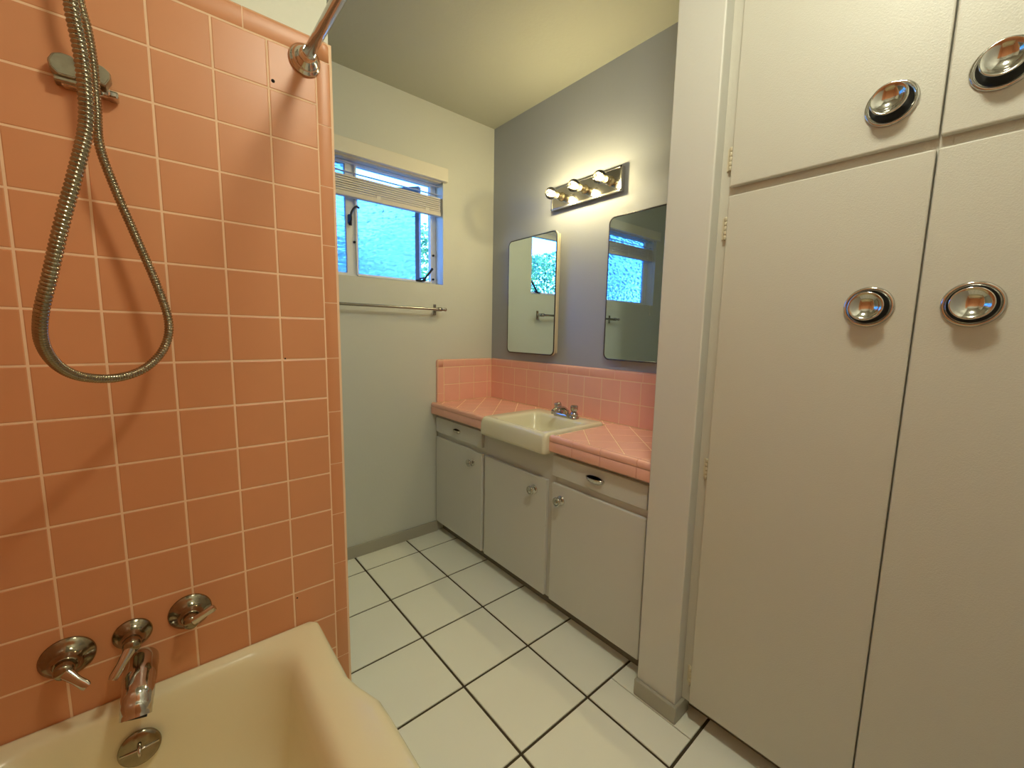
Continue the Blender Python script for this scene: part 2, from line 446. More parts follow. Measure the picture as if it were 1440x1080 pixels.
# towel bar
tb = thing('towel_bar', 'long chrome towel bar on the wall below the window', 'towel bar', (-.8, 0, 1.34))
bm = bmesh.new(); sweep(bm, [(-1.255,-.060,1.343), (-.392,-.060,1.343)], .0075, 14, up=(0,0,1)); obj('bar', bm, M['steel'], tb, smooth=True, autos=40)
for x in (-.420, -1.215):
    bm = bmesh.new(); box(bm, x-.0085, x+.0085, -.006, 0, 1.312, 1.374, .002); box(bm, x-.006, x+.006, -.062, -.004, 1.333, 1.353, .002)
    lathe(bm, [(.0095,-.013), (.0115,-.010), (.0115,.010), (.0095,.013)], (x, -.060, 1.343), (1,0,0), 20)
    obj('post', bm, M['steel'], tb)
for x, s in ((-.392, 1), (-1.255, -1)):
    bm = bmesh.new(); lathe(bm, [(.0078, 0), (.0105, .003), (.0105, .012), (.006, .0155), (.0001, .016)], (x, -.060, 1.343), (s,0,0), 20); obj('end_cap', bm, M['chrome'], tb)

# ------------------------------------------------------------------ vanity
va = thing('vanity_cabinet', 'greige painted vanity cabinet with three doors and two drawers under the pink counter', 'cabinet', (-.2, -.72, 0))
XF = -.402
bm = bmesh.new()
st = [(-.005,-.030), (-.470,-.505), (-.940,-.985), (-1.415,-1.446)]
for a, b in st: box(bm, XF, XF+.02, b, a, .062, .737)
for (a, b), (c, d) in zip(st, st[1:]):
    mid = a == -.470
    for z0, z1 in ((.062, .085), (.590, .636) if not mid else (.590, .719), (.715, .737) if not mid else (.7195, .7198)):
        if z1-z0 > .001: box(bm, XF+.0004, XF+.0196, c+.0002, b-.0002, z0, z1)
box(bm, XF+.021, -.004, -1.446, -1.432, .06, .735); box(bm, XF+.021, -.004, -.018, -.004, .06, .735); box(bm, XF+.021, -.004, -1.431, -.019, .06, .075)
obj('carcass', bm, M['cab'], va)
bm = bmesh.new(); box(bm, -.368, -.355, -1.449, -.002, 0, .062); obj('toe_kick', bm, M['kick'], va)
# shared hardware meshes (local, axis along -x, origin on the door face)
def knob_bm():
    b = bmesh.new()
    lathe(b, [(.0205, 0), (.0205, .0016), (.0185, .004), (.0100, .0055), (.0075, .0075), (.0075, .014), (.0095, .017), (.0165, .0195), (.0196, .0240), (.0190, .0285), (.0160, .0300), (.0125, .0285), (.0095, .0285), (.0060, .0315), (.0001, .0325)], (0,0,0), (-1,0,0), 28)
    return b
def pull_bm():
    b = bmesh.new()
    lathe(b, [(.0430, 0), (.0438, .002), (.0425, .0055), (.0395, .0068), (.0368, .0050), (.0355, .0030), (.0200, .0022), (.0150, .0040), (.0130, .012), (.0150, .018), (.0230, .0245), (.0292, .0300), (.0305, .0325), (.0300, .0345), (.0280, .0348), (.0225, .0290), (.0150, .0240), (.0075, .0215), (.0001, .0208)],
          (0,0,0), (-1,0,0), 48, mi=[0,0,0,0,0,1,1,0,0,0,0,0,0,0,0,0,0,0])
    return b
def cup_bm():
    """bin pull: flared half-bowl open at the top, rim flange"""
    b = bmesh.new(); W, Hh, D, n = .041, .0165, .022, 24; HB = .0235
    oval = [(W*math.cos(2*PI*k/40), Hh*math.sin(2*PI*k/40)*(1.25 if k > 20 else .78)) for k in range(40)]
    rim = [[(-.0002-d, y*s_, z*s_) for y, z in oval] for s_, d in ((1.03, 0), (1.03, .002), (.99, .0036), (.93, .0030), (.91, .0012))]
    loops(b, rim)
    f = b.faces.new([b.verts.new((-.0012, y*.92, z*.92)) for y, z in oval]); f.material_index = 1
    for off, mi in ((0, 0), (.0012, 1)):
        rows = []
        for i in range(9):
            ph = (PI/2)*i/8; row = []
            for k in range(n+1):
                th = PI*k/n; w_ = W*.97-off
                row.append(b.verts.new((-.0015-(D-off)*(math.sin(th)**.8)*math.cos(ph), w_*math.cos(th), .004-(HB-.001-off)*math.sin(ph)*(math.sin(th)**.6))))
            rows.append(row)
        for p_, q_ in zip(rows, rows[1:]):
            for k in range(n):
                try: f = b.faces.new((p_[k], p_[k+1], q_[k+1], q_[k])); f.smooth = True; f.material_index = mi
                except ValueError: pass
    lip = [(-.0015-(D-.0006)*(math.sin(PI*k/24)**.8), (W*.965)*math.cos(PI*k/24), .0042) for k in range(25)]
    sweep(b, lip, .0021, 8)
    return b
knobA = knob_me = None
def leaf(parent, me_src, name, loc, mats, bmf):
    """first call builds the mesh, later ones share it"""
    if me_src[0] is None:
        o = obj(name, bmf(), mats, parent, world=False, loc=loc); me_src[0] = o.data; return o
    o = bpy.data.objects.new(name, me_src[0]); COL.objects.link(o); o.parent = parent; o.location = Vector(loc)-worg(parent); return o
K, PU, CU = [None], [None], [None]
XD = XF-.018
for y1, y0, ky in ((-.012, -.474, -.390), (-.500, -.944, -.868), (-.976, -1.420, -1.028)):
    bm = bmesh.new(); box(bm, XD, XF-.001, y0, y1, .070, .597, .0025)
    d = obj('door', bm, M['cab'], va)
    leaf(d, K, 'knob', (XD, ky, .534), [M['chrome']], knob_bm)
for y1, y0, ky in ((-.012, -.474, -.245), (-.976, -1.420, -1.200)):
    bm = bmesh.new(); box(bm, XD, XF-.001, y0, y1, .628, .716, .0025)
    d = obj('drawer', bm, M['cab'], va)
    c = leaf(d, CU, 'cup_pull', (XD, ky, .676), [M['chrome'], M['black']], cup_bm)
    if ky > -.5: c.scale = (.8, .78, .8)
    
# countertop: front V-cap, diagonal tiles, U-shaped round the sink
SX0, SX1, SY0, SY1 = -.474, -.076, -.975, -.528
CF = -.446
ct = thing('tiled_countertop', 'pink tiled vanity countertop with diagonal tiles and rounded front edge', 'countertop', (-.22, -.72, .74))
bm = bmesh.new()
box(bm, CF+.012, -.001, SY1+.004, -.001, .739, .7987); box(bm, CF+.012, -.001, -1.450, SY0-.004, .739, .7987); box(bm, SX1+.004, -.001, SY0-.004, SY1+.004, .739, .7987)
obj('grout_bed', bm, M['grout'], ct)
bm = bmesh.new(); mpC = lambda u, v, h: Vector((u, v, .795+h))
q = P/math.sqrt(2)
regs = [(CF+.036, -.014, SY1+.006, -.014), (CF+.036, -.014, -1.449, SY0-.006), (SX1+.006, -.014, SY0-.005, SY1+.005)]
# anchor of the diagonal grid from the visible joints
ax, ay = -.367, -1.272
for i in range(-16, 17):
    for j in range(-16, 17):
        s = P/2-.0014
        # diagonal axes
        e1 = Vector((-.70, -.714)).normalized(); e2 = Vector((e1.y, -e1.x))
        c = Vector((ax, ay))+e1*(i+.5)*P+e2*(j+.5)*P
        poly = [tuple(c+e1*a*s+e2*b*s) for a, b in ((-1,-1),(1,-1),(1,1),(-1,1))]
        ar = sum(poly[k-1][0]*poly[k][1]-poly[k][0]*poly[k-1][1] for k in range(4))
        if ar < 0: poly = poly[::-1]
        for R in regs:
            pc = clip(poly, R[0]+.001, R[1]-.001, R[2]+.001, R[3]-.001)
            if pc: pad(bm, pc, mpC, .0045, .0012)
obj('field_tile', bm, M['pink_daylit'], ct)
def vcap(bm, y0, y1, endcap=False):
    prof = [(CF+.035,.7955), (CF+.034,.7995), (CF+.030,.8010), (CF+.016,.8030), (CF+.010,.8035), (CF+.004,.8010), (CF+.0005,.7950), (CF,.788), (CF+.0003,.780), (CF+.0015,.7785)]
    face = [(CF+.0015,.7770), (CF+.0002,.7755), (CF,.742), (CF+.002,.737), (CF+.012,.7365)]
    for pr in (prof, face):
        V = [[bm.verts.new((x, y, z)) for y in (y0+.0008, y1-.0008)] for x, z in pr]
        for a, b in zip(V, V[1:]): bm.faces.new((a[0], a[1], b[1], b[0])).smooth = True
        for e in (0, 1): bm.faces.new([bm.verts.new(r[e].co) for r in V]+[bm.verts.new((CF+.03, y0+.0008 if e == 0 else y1-.0008, pr[-1][1]))])
for grp in (((-.150, -.003), (-.300, -.150), (-.450, -.300), (SY1+.002, -.450)), ((-1.10, SY0-.002), (-1.235, -1.10), (-1.388, -1.235), (-1.450, -1.388))):
    bm = bmesh.new()
    for a, b in grp: vcap(bm, min(a, b), max(a, b))
    obj('edge_trim_tile', bm, M['pink_daylit'], ct)

# backsplash
bs = thing('tile_backsplash', 'low pink tile backsplash turning the corner behind the vanity counter', 'backsplash', (-.01, -.7, .80))
rows = [.8003, .905, 1.008]
bm = bmesh.new()
mpR = lambda u, v, h: Vector((-.0085-h, -u, v))
ul = [.0135]+[.137+.1087*k for k in range(12)]+[1.4505]
tile_field(bm, mpR, ul, rows, t=.0035)
uj = [.0135, .067, .2185, .369, .520, .671, .821, .972, 1.123, 1.274, 1.425, 1.4505]
bull(bm, mpR, [(a, b, 1.008, 1.056) for a, b in zip(uj, uj[1:])], 'T', t=.0035)
mpB = lambda u, v, h: Vector((u, -.0085-h, v))
tile_field(bm, mpB, [-.363, -.254, -.146, -.042, -.0125], rows, t=.0035)
bull(bm, mpB, [(a, b, 1.008, 1.056) for a, b in zip([-.368, -.218, -.068, -.0125], [-.218, -.068, -.0125])], 'T', t=.0035)
bull(bm, mpB, [(-.412, -.3635, .8003, .853), (-.412, -.3635, .853, 1.0075)], 'L', t=.0035)
cp = bmesh.new(); ring = []
for h, ins in ((-.008, 0), (-.003, .0015), (0, .004), (.0025, .0075), (.0035, .011)):
    r = .014; a0, a1, b0, b1 = -.4115, -.3690, 1.009, 1.0555
    pts = [(a1, b0), (a1, b1-ins)]+[(a0+r-(r-ins)*math.sin(a*PI/16), b1-r+(r-ins)*math.cos(a*PI/16)) for a in range(9)]+[(a0+ins, b0)]
    ring.append([mpB(u, v, h) for u, v in pts])
loops(cp, ring, close1=True); join(bm, cp)
obj('wall_tile', bm, M['pink_daylit'], bs)
bm = bmesh.new(); box(bm, -.0113, -.0005, -1.4508, -.0005, .7998, 1.050); box(bm, -.406, -.0113, -.0113, -.0005, .7998, 1.050); obj('grout', bm, M['grout'], bs)

# sink
sk = thing('bathroom_sink', 'square off-white enamel sink with a deep rounded front apron set in the counter', 'sink', (-.27, -.77, .72))
def rr3(x0, x1, y0, y1, r, z, n=8): return [Vector((x, y, z)) for x, y in rrect(x0, x1, y0, y1, r, n)]
bm = bmesh.new()
R = [rr3(SX0+.010, SX1, SY0+.006, SY1-.006, .012, .722), rr3(SX0+.003, SX1, SY0+.002, SY1-.002, .014, .727), rr3(SX0+.000, SX1, SY0, SY1, .016, .738),
     rr3(SX0+.001, SX1, SY0, SY1, .016, .780), rr3(SX0+.006, SX1-.001, SY0+.002, SY1-.002, .018, .798), rr3(SX0+.013, SX1-.003, SY0+.004, SY1-.004, .018, .808), rr3(SX0+.024, SX1-.008, SY0+.010, SY1-.010, .018, .812),
     rr3(-.438, -.158, -.944, -.590, .035, .8105), rr3(-.434, -.162, -.939, -.595, .036, .808), rr3(-.429, -.167, -.934, -.600, .038, .798),
     rr3(-.422, -.176, -.925, -.610, .045, .760), rr3(-.408, -.190, -.910, -.626, .055, .705), rr3(-.385, -.215, -.885, -.652, .055, .688), rr3(-.33, -.27, -.81, -.74, .02, .683)]
loops(bm, R, close1=True)
obj('basin', bm, M['sink'], sk, smooth=True)
bm = bmesh.new(); lathe(bm, [(.021, 0), (.021, .002), (.017, .003), (.014, .0005), (.0001, .0005)], (-.30, -.775, .683), (0,0,1), 24); obj('drain', bm, M['chrome'], sk)

# faucet
fa = thing('sink_faucet', 'small two-knob chrome faucet on the back ledge of the sink', 'faucet', (-.130, -.782, .811))
bm = bmesh.new()
R = [rr3(-.156, -.106, -.856, -.708, .022, .8105), rr3(-.156, -.106, -.856, -.708, .022, .818), rr3(-.152, -.110, -.851, -.713, .020, .826), rr3(-.146, -.116, -.846, -.718, .015, .829)]
loops(bm, R, close1=True); lathe(bm, [(.014,.826),(.017,.829),(.016,.838),(.013,.846)], (-.131,-.782,0), (0,0,1), 20)
obj('base', bm, M['chrome'], fa, smooth=True, autos=50)
bm = bmesh.new(); sweep(bm, catmull([(-.131,-.782,.836), (-.143,-.781,.852), (-.170,-.779,.860), (-.200,-.777,.857), (-.218,-.776,.848)], 5), [(.011,.013)]*11+[(.010,.013)]*6+[(.009,.0125)]*4, 14)
lathe(bm, [(.010, 0), (.0105,.006), (.0105,.014)], (-.219, -.776, .836), (0,0,1), 16)
obj('spout', bm, M['chrome'], fa, smooth=True, autos=60)
def fluted(b, o, axis, r=.017, h=.034):
    t = bmesh.new(); n = 40
    ax_ = Vector(axis).normalized(); qd = Vector((0,0,1)).rotation_difference(ax_)
    rings = []
    for s, z in ((.62, 0), (.70, .004), (.86, .008), (1, .012), (1, h-.006), (.9, h-.0015), (.55, h)):
        rings.append([Vector(o)+qd@Vector(((r*s*(1+.07*math.cos(8*2*PI*k/n)))*math.cos(2*PI*k/n), (r*s*(1+.07*math.cos(8*2*PI*k/n)))*math.sin(2*PI*k/n), z)) for k in range(n)])
    loops(t, rings, close0=True, close1=True); join(b, t)
for y, axis in ((-.731, (-.25, .12, 1)), (-.833, (0, 0, 1))):
    bm = bmesh.new(); lathe(bm, [(.020,.826), (.0205,.832), (.016,.841), (.011,.845)], (-.131, y, 0), (0,0,1), 24); fluted(bm, (-.131, y, .843), axis)
    obj('handle', bm, M['acrylic'], fa)

# ------------------------------------------------------------------ medicine cabinets
def medicine(y0, y1, z0, z1, ang, label, r=.030):
    t = thing('medicine_cabinet', label, 'mirror', (0, (y0+y1)/2, z0), 'pair of mirrored cabinets over the vanity')
    bm = bmesh.new(); box(bm, -.010, -.0005, y0+.012, y1-.012, z0+.012, z1-.012, .002); obj('body', bm, M['body'], t)
    hy = y1; ca, sa = math.cos(ang), math.sin(ang)
    def xf(u, v, d):      # u from hinge side (y1) towards y0, d outwards
        return Vector((-.011-d*ca-u*sa, hy-u*ca+d*sa, v))
    W = y1-y0
    def ring(ins, d, rr): return [xf(u, v, d) for u, v in rrect(ins, W-ins, z0+ins, z1-ins, rr, 8)]
    bm = bmesh.new()
    loops(bm, [ring(.004, 0, r-.003), ring(0, .002, r), ring(0, .015, r)], close0=True); obj('door_edge', bm, M['body'], t, smooth=True, autos=35)
    bm = bmesh.new()
    loops(bm, [ring(-.0005, .014, r), ring(-.0012, .0165, r), ring(.001, .0188, r), ring(.0045, .0188, r-.004), ring(.0058, .0172, r-.005)])
    obj('frame', bm, M['frame'], t, smooth=True)
    bm = bmesh.new(); f = bm.faces.new([bm.verts.new(p) for p in ring(.0045, .0172, r-.004)]); 
    e = bmesh.ops.extrude_face_region(bm, geom=[f]); vs = [g_ for g_ in e['geom'] if isinstance(g_, bmesh.types.BMVert)]
    nrm = xf(0,0,1)-xf(0,0,0); bmesh.ops.translate(bm, verts=vs, vec=-nrm*.002)
    obj('mirror', bm, M['mirror'], t)
medicine(-.597, -.190, 1.101, 1.752, math.radians(1.8), 'complete mirrored medicine cabinet nearer the window corner, left of the other')
medicine(-1.320, -.913, 1.101, 1.752, math.radians(.8), 'mirrored medicine cabinet partly hidden behind the pillar')

# vanity light bar
lb = thing('vanity_light_bar', 'chrome bar light over the mirrors with three clear globe bulbs', 'light', (0, -.76, 1.86))
bm = bmesh.new(); box(bm, -.026, -.0005, -.968, -.532, 1.858, 1.968, .003); obj('backplate', bm, M['chrome'], lb)
bm = bmesh.new()
for a in ((-.029, -.0255, -.9675, -.5305, 1.8585, 1.8665), (-.029, -.0255, -.9675, -.5305, 1.9595, 1.9675), (-.029, -.0255, -.9675, -.9595, 1.8585, 1.9675), (-.029, -.0255, -.5385, -.5305, 1.8585, 1.9675)): box(bm, *a, .001)
obj('rim', bm, M['steel'], lb)
for k, y in enumerate((-.606, -.756, -.906)):
    z = 1.913
    bm = bmesh.new(); lathe(bm, [(.022, 0), (.022, .003), (.0175, .006), (.0175, .034), (.0185, .036), (.0185, .040), (.014, .041)], (-.026, y, z), (-1,0,0), 28); so = obj('socket', bm, M['brass'], lb)
    bm = bmesh.new(); R_ = .029
    pr = [(.0125, .041), (.014, .048)]+[(R_*math.sin(a), .078+.002-R_*math.cos(a)) for a in [math.radians(d) for d in range(34, 180, 10)]]+[(.0001, .080+R_)]
    lathe(bm, pr, (-.026, y, z), (-1,0,0), 32, cap0=False); obj('bulb_glass', bm, M['bulb'], so, smooth=True)
    bm = bmesh.new()
    for m_ in range(6):
        a = m_*PI/3; c = Vector((-.026-.074, y+.0095*math.cos(a), z+.0095*math.sin(a)))
        sweep(bm, [c+Vector((.012,0,0)), c-Vector((.012,0,0))], .0022, 6)
    obj('filament', bm, M['filament'], so)
    L = bpy.data.lights.new('bulb_light', 'POINT'); L.energy = 2.0; L.color = WARM[:3]; L.shadow_soft_size = .009
    lo = bpy.data.objects.new('bulb_light', L); COL.objects.link(lo); lo.location = (-.026-.088, y, z)

# ceiling lamp over the tub edge
cl = thing('ceiling_lamp', 'round ceiling lamp with a lit opal glass dome', 'lamp', (-1.12, -1.93, H))
bm = bmesh.new(); lathe(bm, [(.125, 0), (.125, .012), (.105, .018), (.105, .03), (.09, .032)], (-1.12, -1.93, H), (0,0,-1), 40); obj('base', bm, M['steel'], cl)
bm = bmesh.new(); lathe(bm, [(.098, .022), (.100, .030), (.094, .055), (.072, .078), (.04, .090), (.0001, .094)], (-1.12, -1.93, H), (0,0,-1), 40, cap0=False); obj('dome', bm, M['dome'], cl, smooth=True)

# ------------------------------------------------------------------ closet
cs = thing('linen_closet', 'tall built-in beige closet with four flat doors and round chrome dish pulls', 'closet', (-.2, -2.02, 0))
XC = -.427
bm = bmesh.new()
ys = [(-1.630, -1.5885), (-2.035, -1.995), (YF+.001, -2.425)]
for a, b in ys: box(bm, XC, XC+.02, a, b, .060, H-.001)
for z0, z1 in ((.0604, .075), (1.590, 1.632), (2.40, H-.0014)):
    box(bm, XC+.0004, XC+.0196, -1.9948, -1.6302, z0, z1); box(bm, XC+.0004, XC+.0196, -2.4248, -2.0352, z0, z1)
box(bm, XC+.021, -.004, -2.03, -2.02, .06, H-.001); box(bm, XC+.021, -.004, -1.600, -1.5895, .06, H-.001)
obj('face_frame', bm, M['closet'], cs)
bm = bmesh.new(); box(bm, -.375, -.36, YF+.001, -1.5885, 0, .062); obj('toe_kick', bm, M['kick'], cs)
XK = XC-.018
for y1, y0, ky, z0, z1, kz in ((-1.620, -2.0145, -1.940, .072, 1.596, 1.290), (-2.0175, -2.412, -2.094, .072, 1.596, 1.290),
                       (-1.620, -2.0145, -1.937, 1.620, 2.405, 1.707), (-2.0175, -2.412, -2.088, 1.620, 2.405, 1.717)):
    bm = bmesh.new(); box(bm, XK, XC-.0005, y0, y1, z0, z1, .003)
    d = obj('door', bm, M['closet'], cs)
    leaf(d, PU, 'dish_pull', (XK, ky, kz), [M['chrome'], M['black']], pull_bm)
    if y1 > -1.7:
        for hz in ((.156, .832, 1.515) if z0 < 1 else (1.695, 2.33)):
            bm = bmesh.new()
            for k in range(5): lathe(bm, [(.004, 0), (.0048, .001), (.0048, .0105), (.004, .0115)], (XC-.008, -1.6145, hz-.031+k*.0122), (0,0,1), 12)
            box(bm, XC-.0035, XC-.0002, -1.6200, -1.603, hz-.029, hz+.029, .0008)
            obj('hinge', bm, M['hinge'], d)

# ------------------------------------------------------------------ bathtub
tu = thing('bathtub', 'cream enamel bathtub against the pink tiled wall', 'bathtub', (-1.67, -1.7, 0))
TX0, TX1, TY0, TY1 = XL+.014, -1.300, YF+.014, YT-.0005
def sst(a, b, x):
    t = max(0, min(1, (x-a)/(b-a))); return t*t*(3-2*t)
def dense(x0, x1, y0, y1, r, n=10, m=26):
    pts = []; cs_ = [(x1-r,y1-r,0),(x0+r,y1-r,90),(x0+r,y0+r,180),(x1-r,y0+r,270)]
    arcs = [[(cx+r*math.cos(math.radians(a0+90*k/n)), cy+r*math.sin(math.radians(a0+90*k/n))) for k in range(n+1)] for cx, cy, a0 in cs_]
    for i in range(4):
        pts += arcs[i]; a = arcs[i][-1]; b = arcs[(i+1)%4][0]
        pts += [(a[0]+(b[0]-a[0])*k/m, a[1]+(b[1]-a[1])*k/m) for k in range(1, m)]
    return pts
def tloop(x0, x1, y0, y1, r, z, notch=0, lip=0):
    out = []
    for x, y in dense(x0, x1, y0, y1, r):
        if notch and x > -1.5:
            k = 1-sst(-1.31, -1.175, y); k = 1-k
            x -= notch*k*sst(-1.5, -1.40, x)
        zz = z+(lip*sst(YT-.05, YT-.005, y) if lip else 0)
        out.append(Vector((x, y, zz)))
    return out
bm = bmesh.new()
# outer shell, rim roll, flat rim, soft inner edge, basin
R = [tloop(TX0, TX1-.03, TY0, TY1, .012, 0, .037), tloop(TX0, TX1-.03, TY0, TY1, .012, .30, .037), tloop(TX0, TX1-.004, TY0, TY1, .012, .325, .037), tloop(TX0, TX1, TY0, TY1, .012, .345, .037),
     tloop(TX0, TX1-.002, TY0, TY1, .014, .358, .037), tloop(TX0+.002, TX1-.008, TY0+.002, TY1, .016, .368, .037, .006), tloop(TX0+.006, TX1-.018, TY0+.006, TY1-.003, .018, .374, .037, .008),
     tloop(TX0+.012, TX1-.040, TY0+.02, TY1-.008, .02, .3755, .037, .006), tloop(TX0+.03, -1.405, TY0+.06, TY1-.020, .085, .3750), tloop(TX0+.042, -1.418, TY0+.085, TY1-.028, .09, .371),
     tloop(TX0+.052, -1.430, TY0+.10, TY1-.034, .095, .362), tloop(TX0+.060, -1.440, TY0+.115, TY1-.039, .10, .345), tloop(TX0+.068, -1.448, TY0+.135, TY1-.044, .10, .310),
     tloop(TX0+.075, -1.456, TY0+.16, TY1-.051, .11, .26), tloop(TX0+.085, -1.466, TY0+.20, TY1-.062, .12, .18), tloop(TX0+.10, -1.482, TY0+.25, TY1-.080, .13, .11), tloop(TX0+.13, -1.51, TY0+.30, TY1-.115, .13, .075),
     tloop(TX0+.18, -1.56, TY0+.37, TY1-.17, .12, .062), tloop(TX0+.30, -1.66, TY0+.60, TY1-.36, .04, .058)]
loops(bm, R, close1=True)
obj('shell', bm, M['tub'], tu, smooth=True)
# overflow plate (tilted with the basin wall)
nrm = Vector((0, -.985, .17)).normalized(); oc = Vector((-1.735, -.988, .283))
bm = bmesh.new(); lathe(bm, [(.036, -.006), (.0375, 0), (.036, .003), (.030, .0055), (.0001, .007)], oc, nrm, 40)
ov = obj('overflow_plate', bm, M['chromeworn'], tu)
bm = bmesh.new(); a = Vector((1, 0, 0)); b = nrm.cross(a)
def opt(u, v, w): return oc+a*u-b*v*-1*-1+nrm*w
sweep(bm, [oc+a*-.033-b*0+nrm*.006, oc+a*0+nrm*.009, oc+a*.033+nrm*.006], .0022, 8)
sweep(bm, [oc-b*-.012+nrm*.008, oc+nrm*.022, oc-b*.006+nrm*.022], [.004,.0035,.003], 8)
for sx, sy in ((-.016,-.018), (.016,-.018)):
    lathe(bm, [(.0042, 0), (.0035, .002), (.0001, .0022)], oc+a*sx+Vector((0,0,sy))+nrm*.0055, nrm, 10)
obj('trip_lever', bm, M['chrome'], ov)

# tub valves and spout
def valve(name, c, tip, label, er=.042, grp='chrome taps on the tub wall'):
    t = thing(name, label, 'tap', (c[0], YT, c[2]), grp)
    bm = bmesh.new(); lathe(bm, [(er, -.001), (er*1.02, .002), (er*.97, .005), (er*.80, .009), (er*.62, .014), (er*.50, .022), (er*.44, .030), (er*.42, .036)], (c[0], YT, c[2]), (0,-1,0), 40)
    obj('escutcheon', bm, M['chromeworn'], t)
    h = Vector(c)
    bm = bmesh.new(); lathe(bm, [(.0145, .030), (.016, .034), (.016, .052), (.013, .058), (.0001, .060)], (c[0], YT, c[2]), (0,-1,0), 24)
    obj('hub', bm, M['chromeworn'], t)
    T = Vector(tip); d = (T-h).normalized(); s0 = h-d*.010
    bm = bmesh.new(); sweep(bm, [s0, h+d*.006, h+(T-h)*.55, h+(T-h)*.9, T], [(.006,.010), (.0075,.0115), (.0062,.0085), (.0058,.0095), (.0045,.0075)], 12, up=(0,-1,0))
    obj('lever', bm, M['chrome'], t, smooth=True, autos=60)
valve('tub_tap', (-1.834, YT-.052, .520), (-1.800, YT-.078, .486), 'chrome tub tap furthest left, its lever pointing down to the right', .043)
valve('tub_tap', (-1.732, YT-.052, .524), (-1.764, YT-.078, .480), 'chrome middle tub tap just above the spout, lever pointing down to the left', .034)
valve('tub_tap', (-1.628, YT-.052, .532), (-1.583, YT-.062, .556), 'chrome tub tap furthest right, its lever pointing up to the right', .042)
ts = thing('tub_spout', 'chrome tub spout below the middle tap', 'spout', (-1.724, YT, .45))
bm = bmesh.new()
sweep(bm, catmull([(-1.722, YT+.001, .450), (-1.722, YT-.02, .450), (-1.724, YT-.055, .447), (-1.726, YT-.09, .438), (-1.729, YT-.112, .424), (-1.731, YT-.124, .408)], 4),
      [(.031,.031)]*5+[(.030,.030)]*5+[(.027,.028)]*5+[(.022,.027)]*3+[(.018,.026)]*3, 28, up=(0,0,1))
obj('body', bm, M['chrome'], ts, smooth=True, autos=60)
bm = bmesh.new(); sweep(bm, [(-1.7305, YT-.123, .409), (-1.7315, YT-.1255, .4055)], (.012, .019), 20); obj('outlet', bm, M['black'], ts, smooth=True)

# shower rod
sr = thing('shower_rod', 'chrome shower curtain rod fixed to the top of the pink tile wall', 'rod', (-1.318, YT, 1.888))
bm = bmesh.new(); sweep(bm, [(-1.318, YT-.03, 1.888), (-1.318, YF+.03, 1.888)], .0127, 24); obj('rod', bm, M['chrome'], sr)
FP = [(.036, 0), (.0372, .003), (.0360, .007), (.0320, .010), (.0300, .013), (.0285, .018), (.0220, .024), (.0175, .030), (.0163, .038), (.0160, .046), (.0135, .047)]
bm = bmesh.new(); lathe(bm, FP, (-1.318, YT-.0005, 1.888), (0,-1,0), 40); obj('flange', bm, M['chrome'], sr)
bm = bmesh.new(); lathe(bm, FP, (-1.318, YF+.0125, 1.888), (0,1,0), 40); obj('flange', bm, M['chrome'], sr)

# hand shower bracket on the wall
hb = thing('shower_bracket', 'grey chrome handheld shower bracket with two ears on the pink tile', 'bracket', (-1.718, YT, 1.70))
def disc_ear(cx, cz, r, y0, y1, sq=1.0):
    t = bmesh.new(); lathe(t, [(r*.9, 0), (r, .003), (r, y1-y0-.004), (r*.92, y1-y0), (r*.55, y1-y0+.0015), (.0001, y1-y0+.002)], (0,0,0), (0,-1,0), 28)
    for v in t.verts: v.co = Vector((v.co.x*sq, v.co.y, v.co.z))+Vector((cx, -y0+YT, cz))
    return t
def facet_ear(cx, cz, pts, dep):
    t = bmesh.new(); rg = []
    for d, k in ((0, .95), (.004, 1), (dep-.005, 1), (dep, .86)):
        rg.append([Vector((cx+x*k, YT-d, cz+z*k)) for x, z in pts])
    loops(t, rg, close0=True, close1=True, smooth=False); bmesh.ops.bevel(t, geom=t.edges[:], offset=.0012, segments=2, affect='EDGES'); return t
bm = bmesh.new(); join(bm, facet_ear(-1.742, 1.697, [(-.022,-.010), (-.024,.004), (-.017,.017), (-.005,.022), (.010,.021), (.018,.012), (.019,-.008), (.012,-.020), (-.012,-.020)], .030))
box(bm, -1.760, -1.722, YT-.026, YT, 1.668, 1.678, .003); obj('ear', bm, M['bracket'], hb)
bm = bmesh.new(); join(bm, facet_ear(-1.696, 1.702, [(-.014,-.016), (-.015,.012), (-.008,.018), (.006,.015), (.015,.006), (.015,-.006), (.006,-.022)], .028)); obj('ear', bm, M['bracket'], hb)
bm = bmesh.new(); box(bm, -1.752, -1.676, YT-.020, YT, 1.664, 1.676, .004); box(bm, -1.688, -1.672, YT-.030, YT, 1.662, 1.676, .004); obj('ledge', bm, M['chrome'], hb)
bm = bmesh.new(); lathe(bm, [(.024, 0), (.024, .004), (.020, .006), (.014, .012)], (-1.718, YT, 1.697), (0,-1,0), 28); obj('mount', bm, M['bracket'], hb)

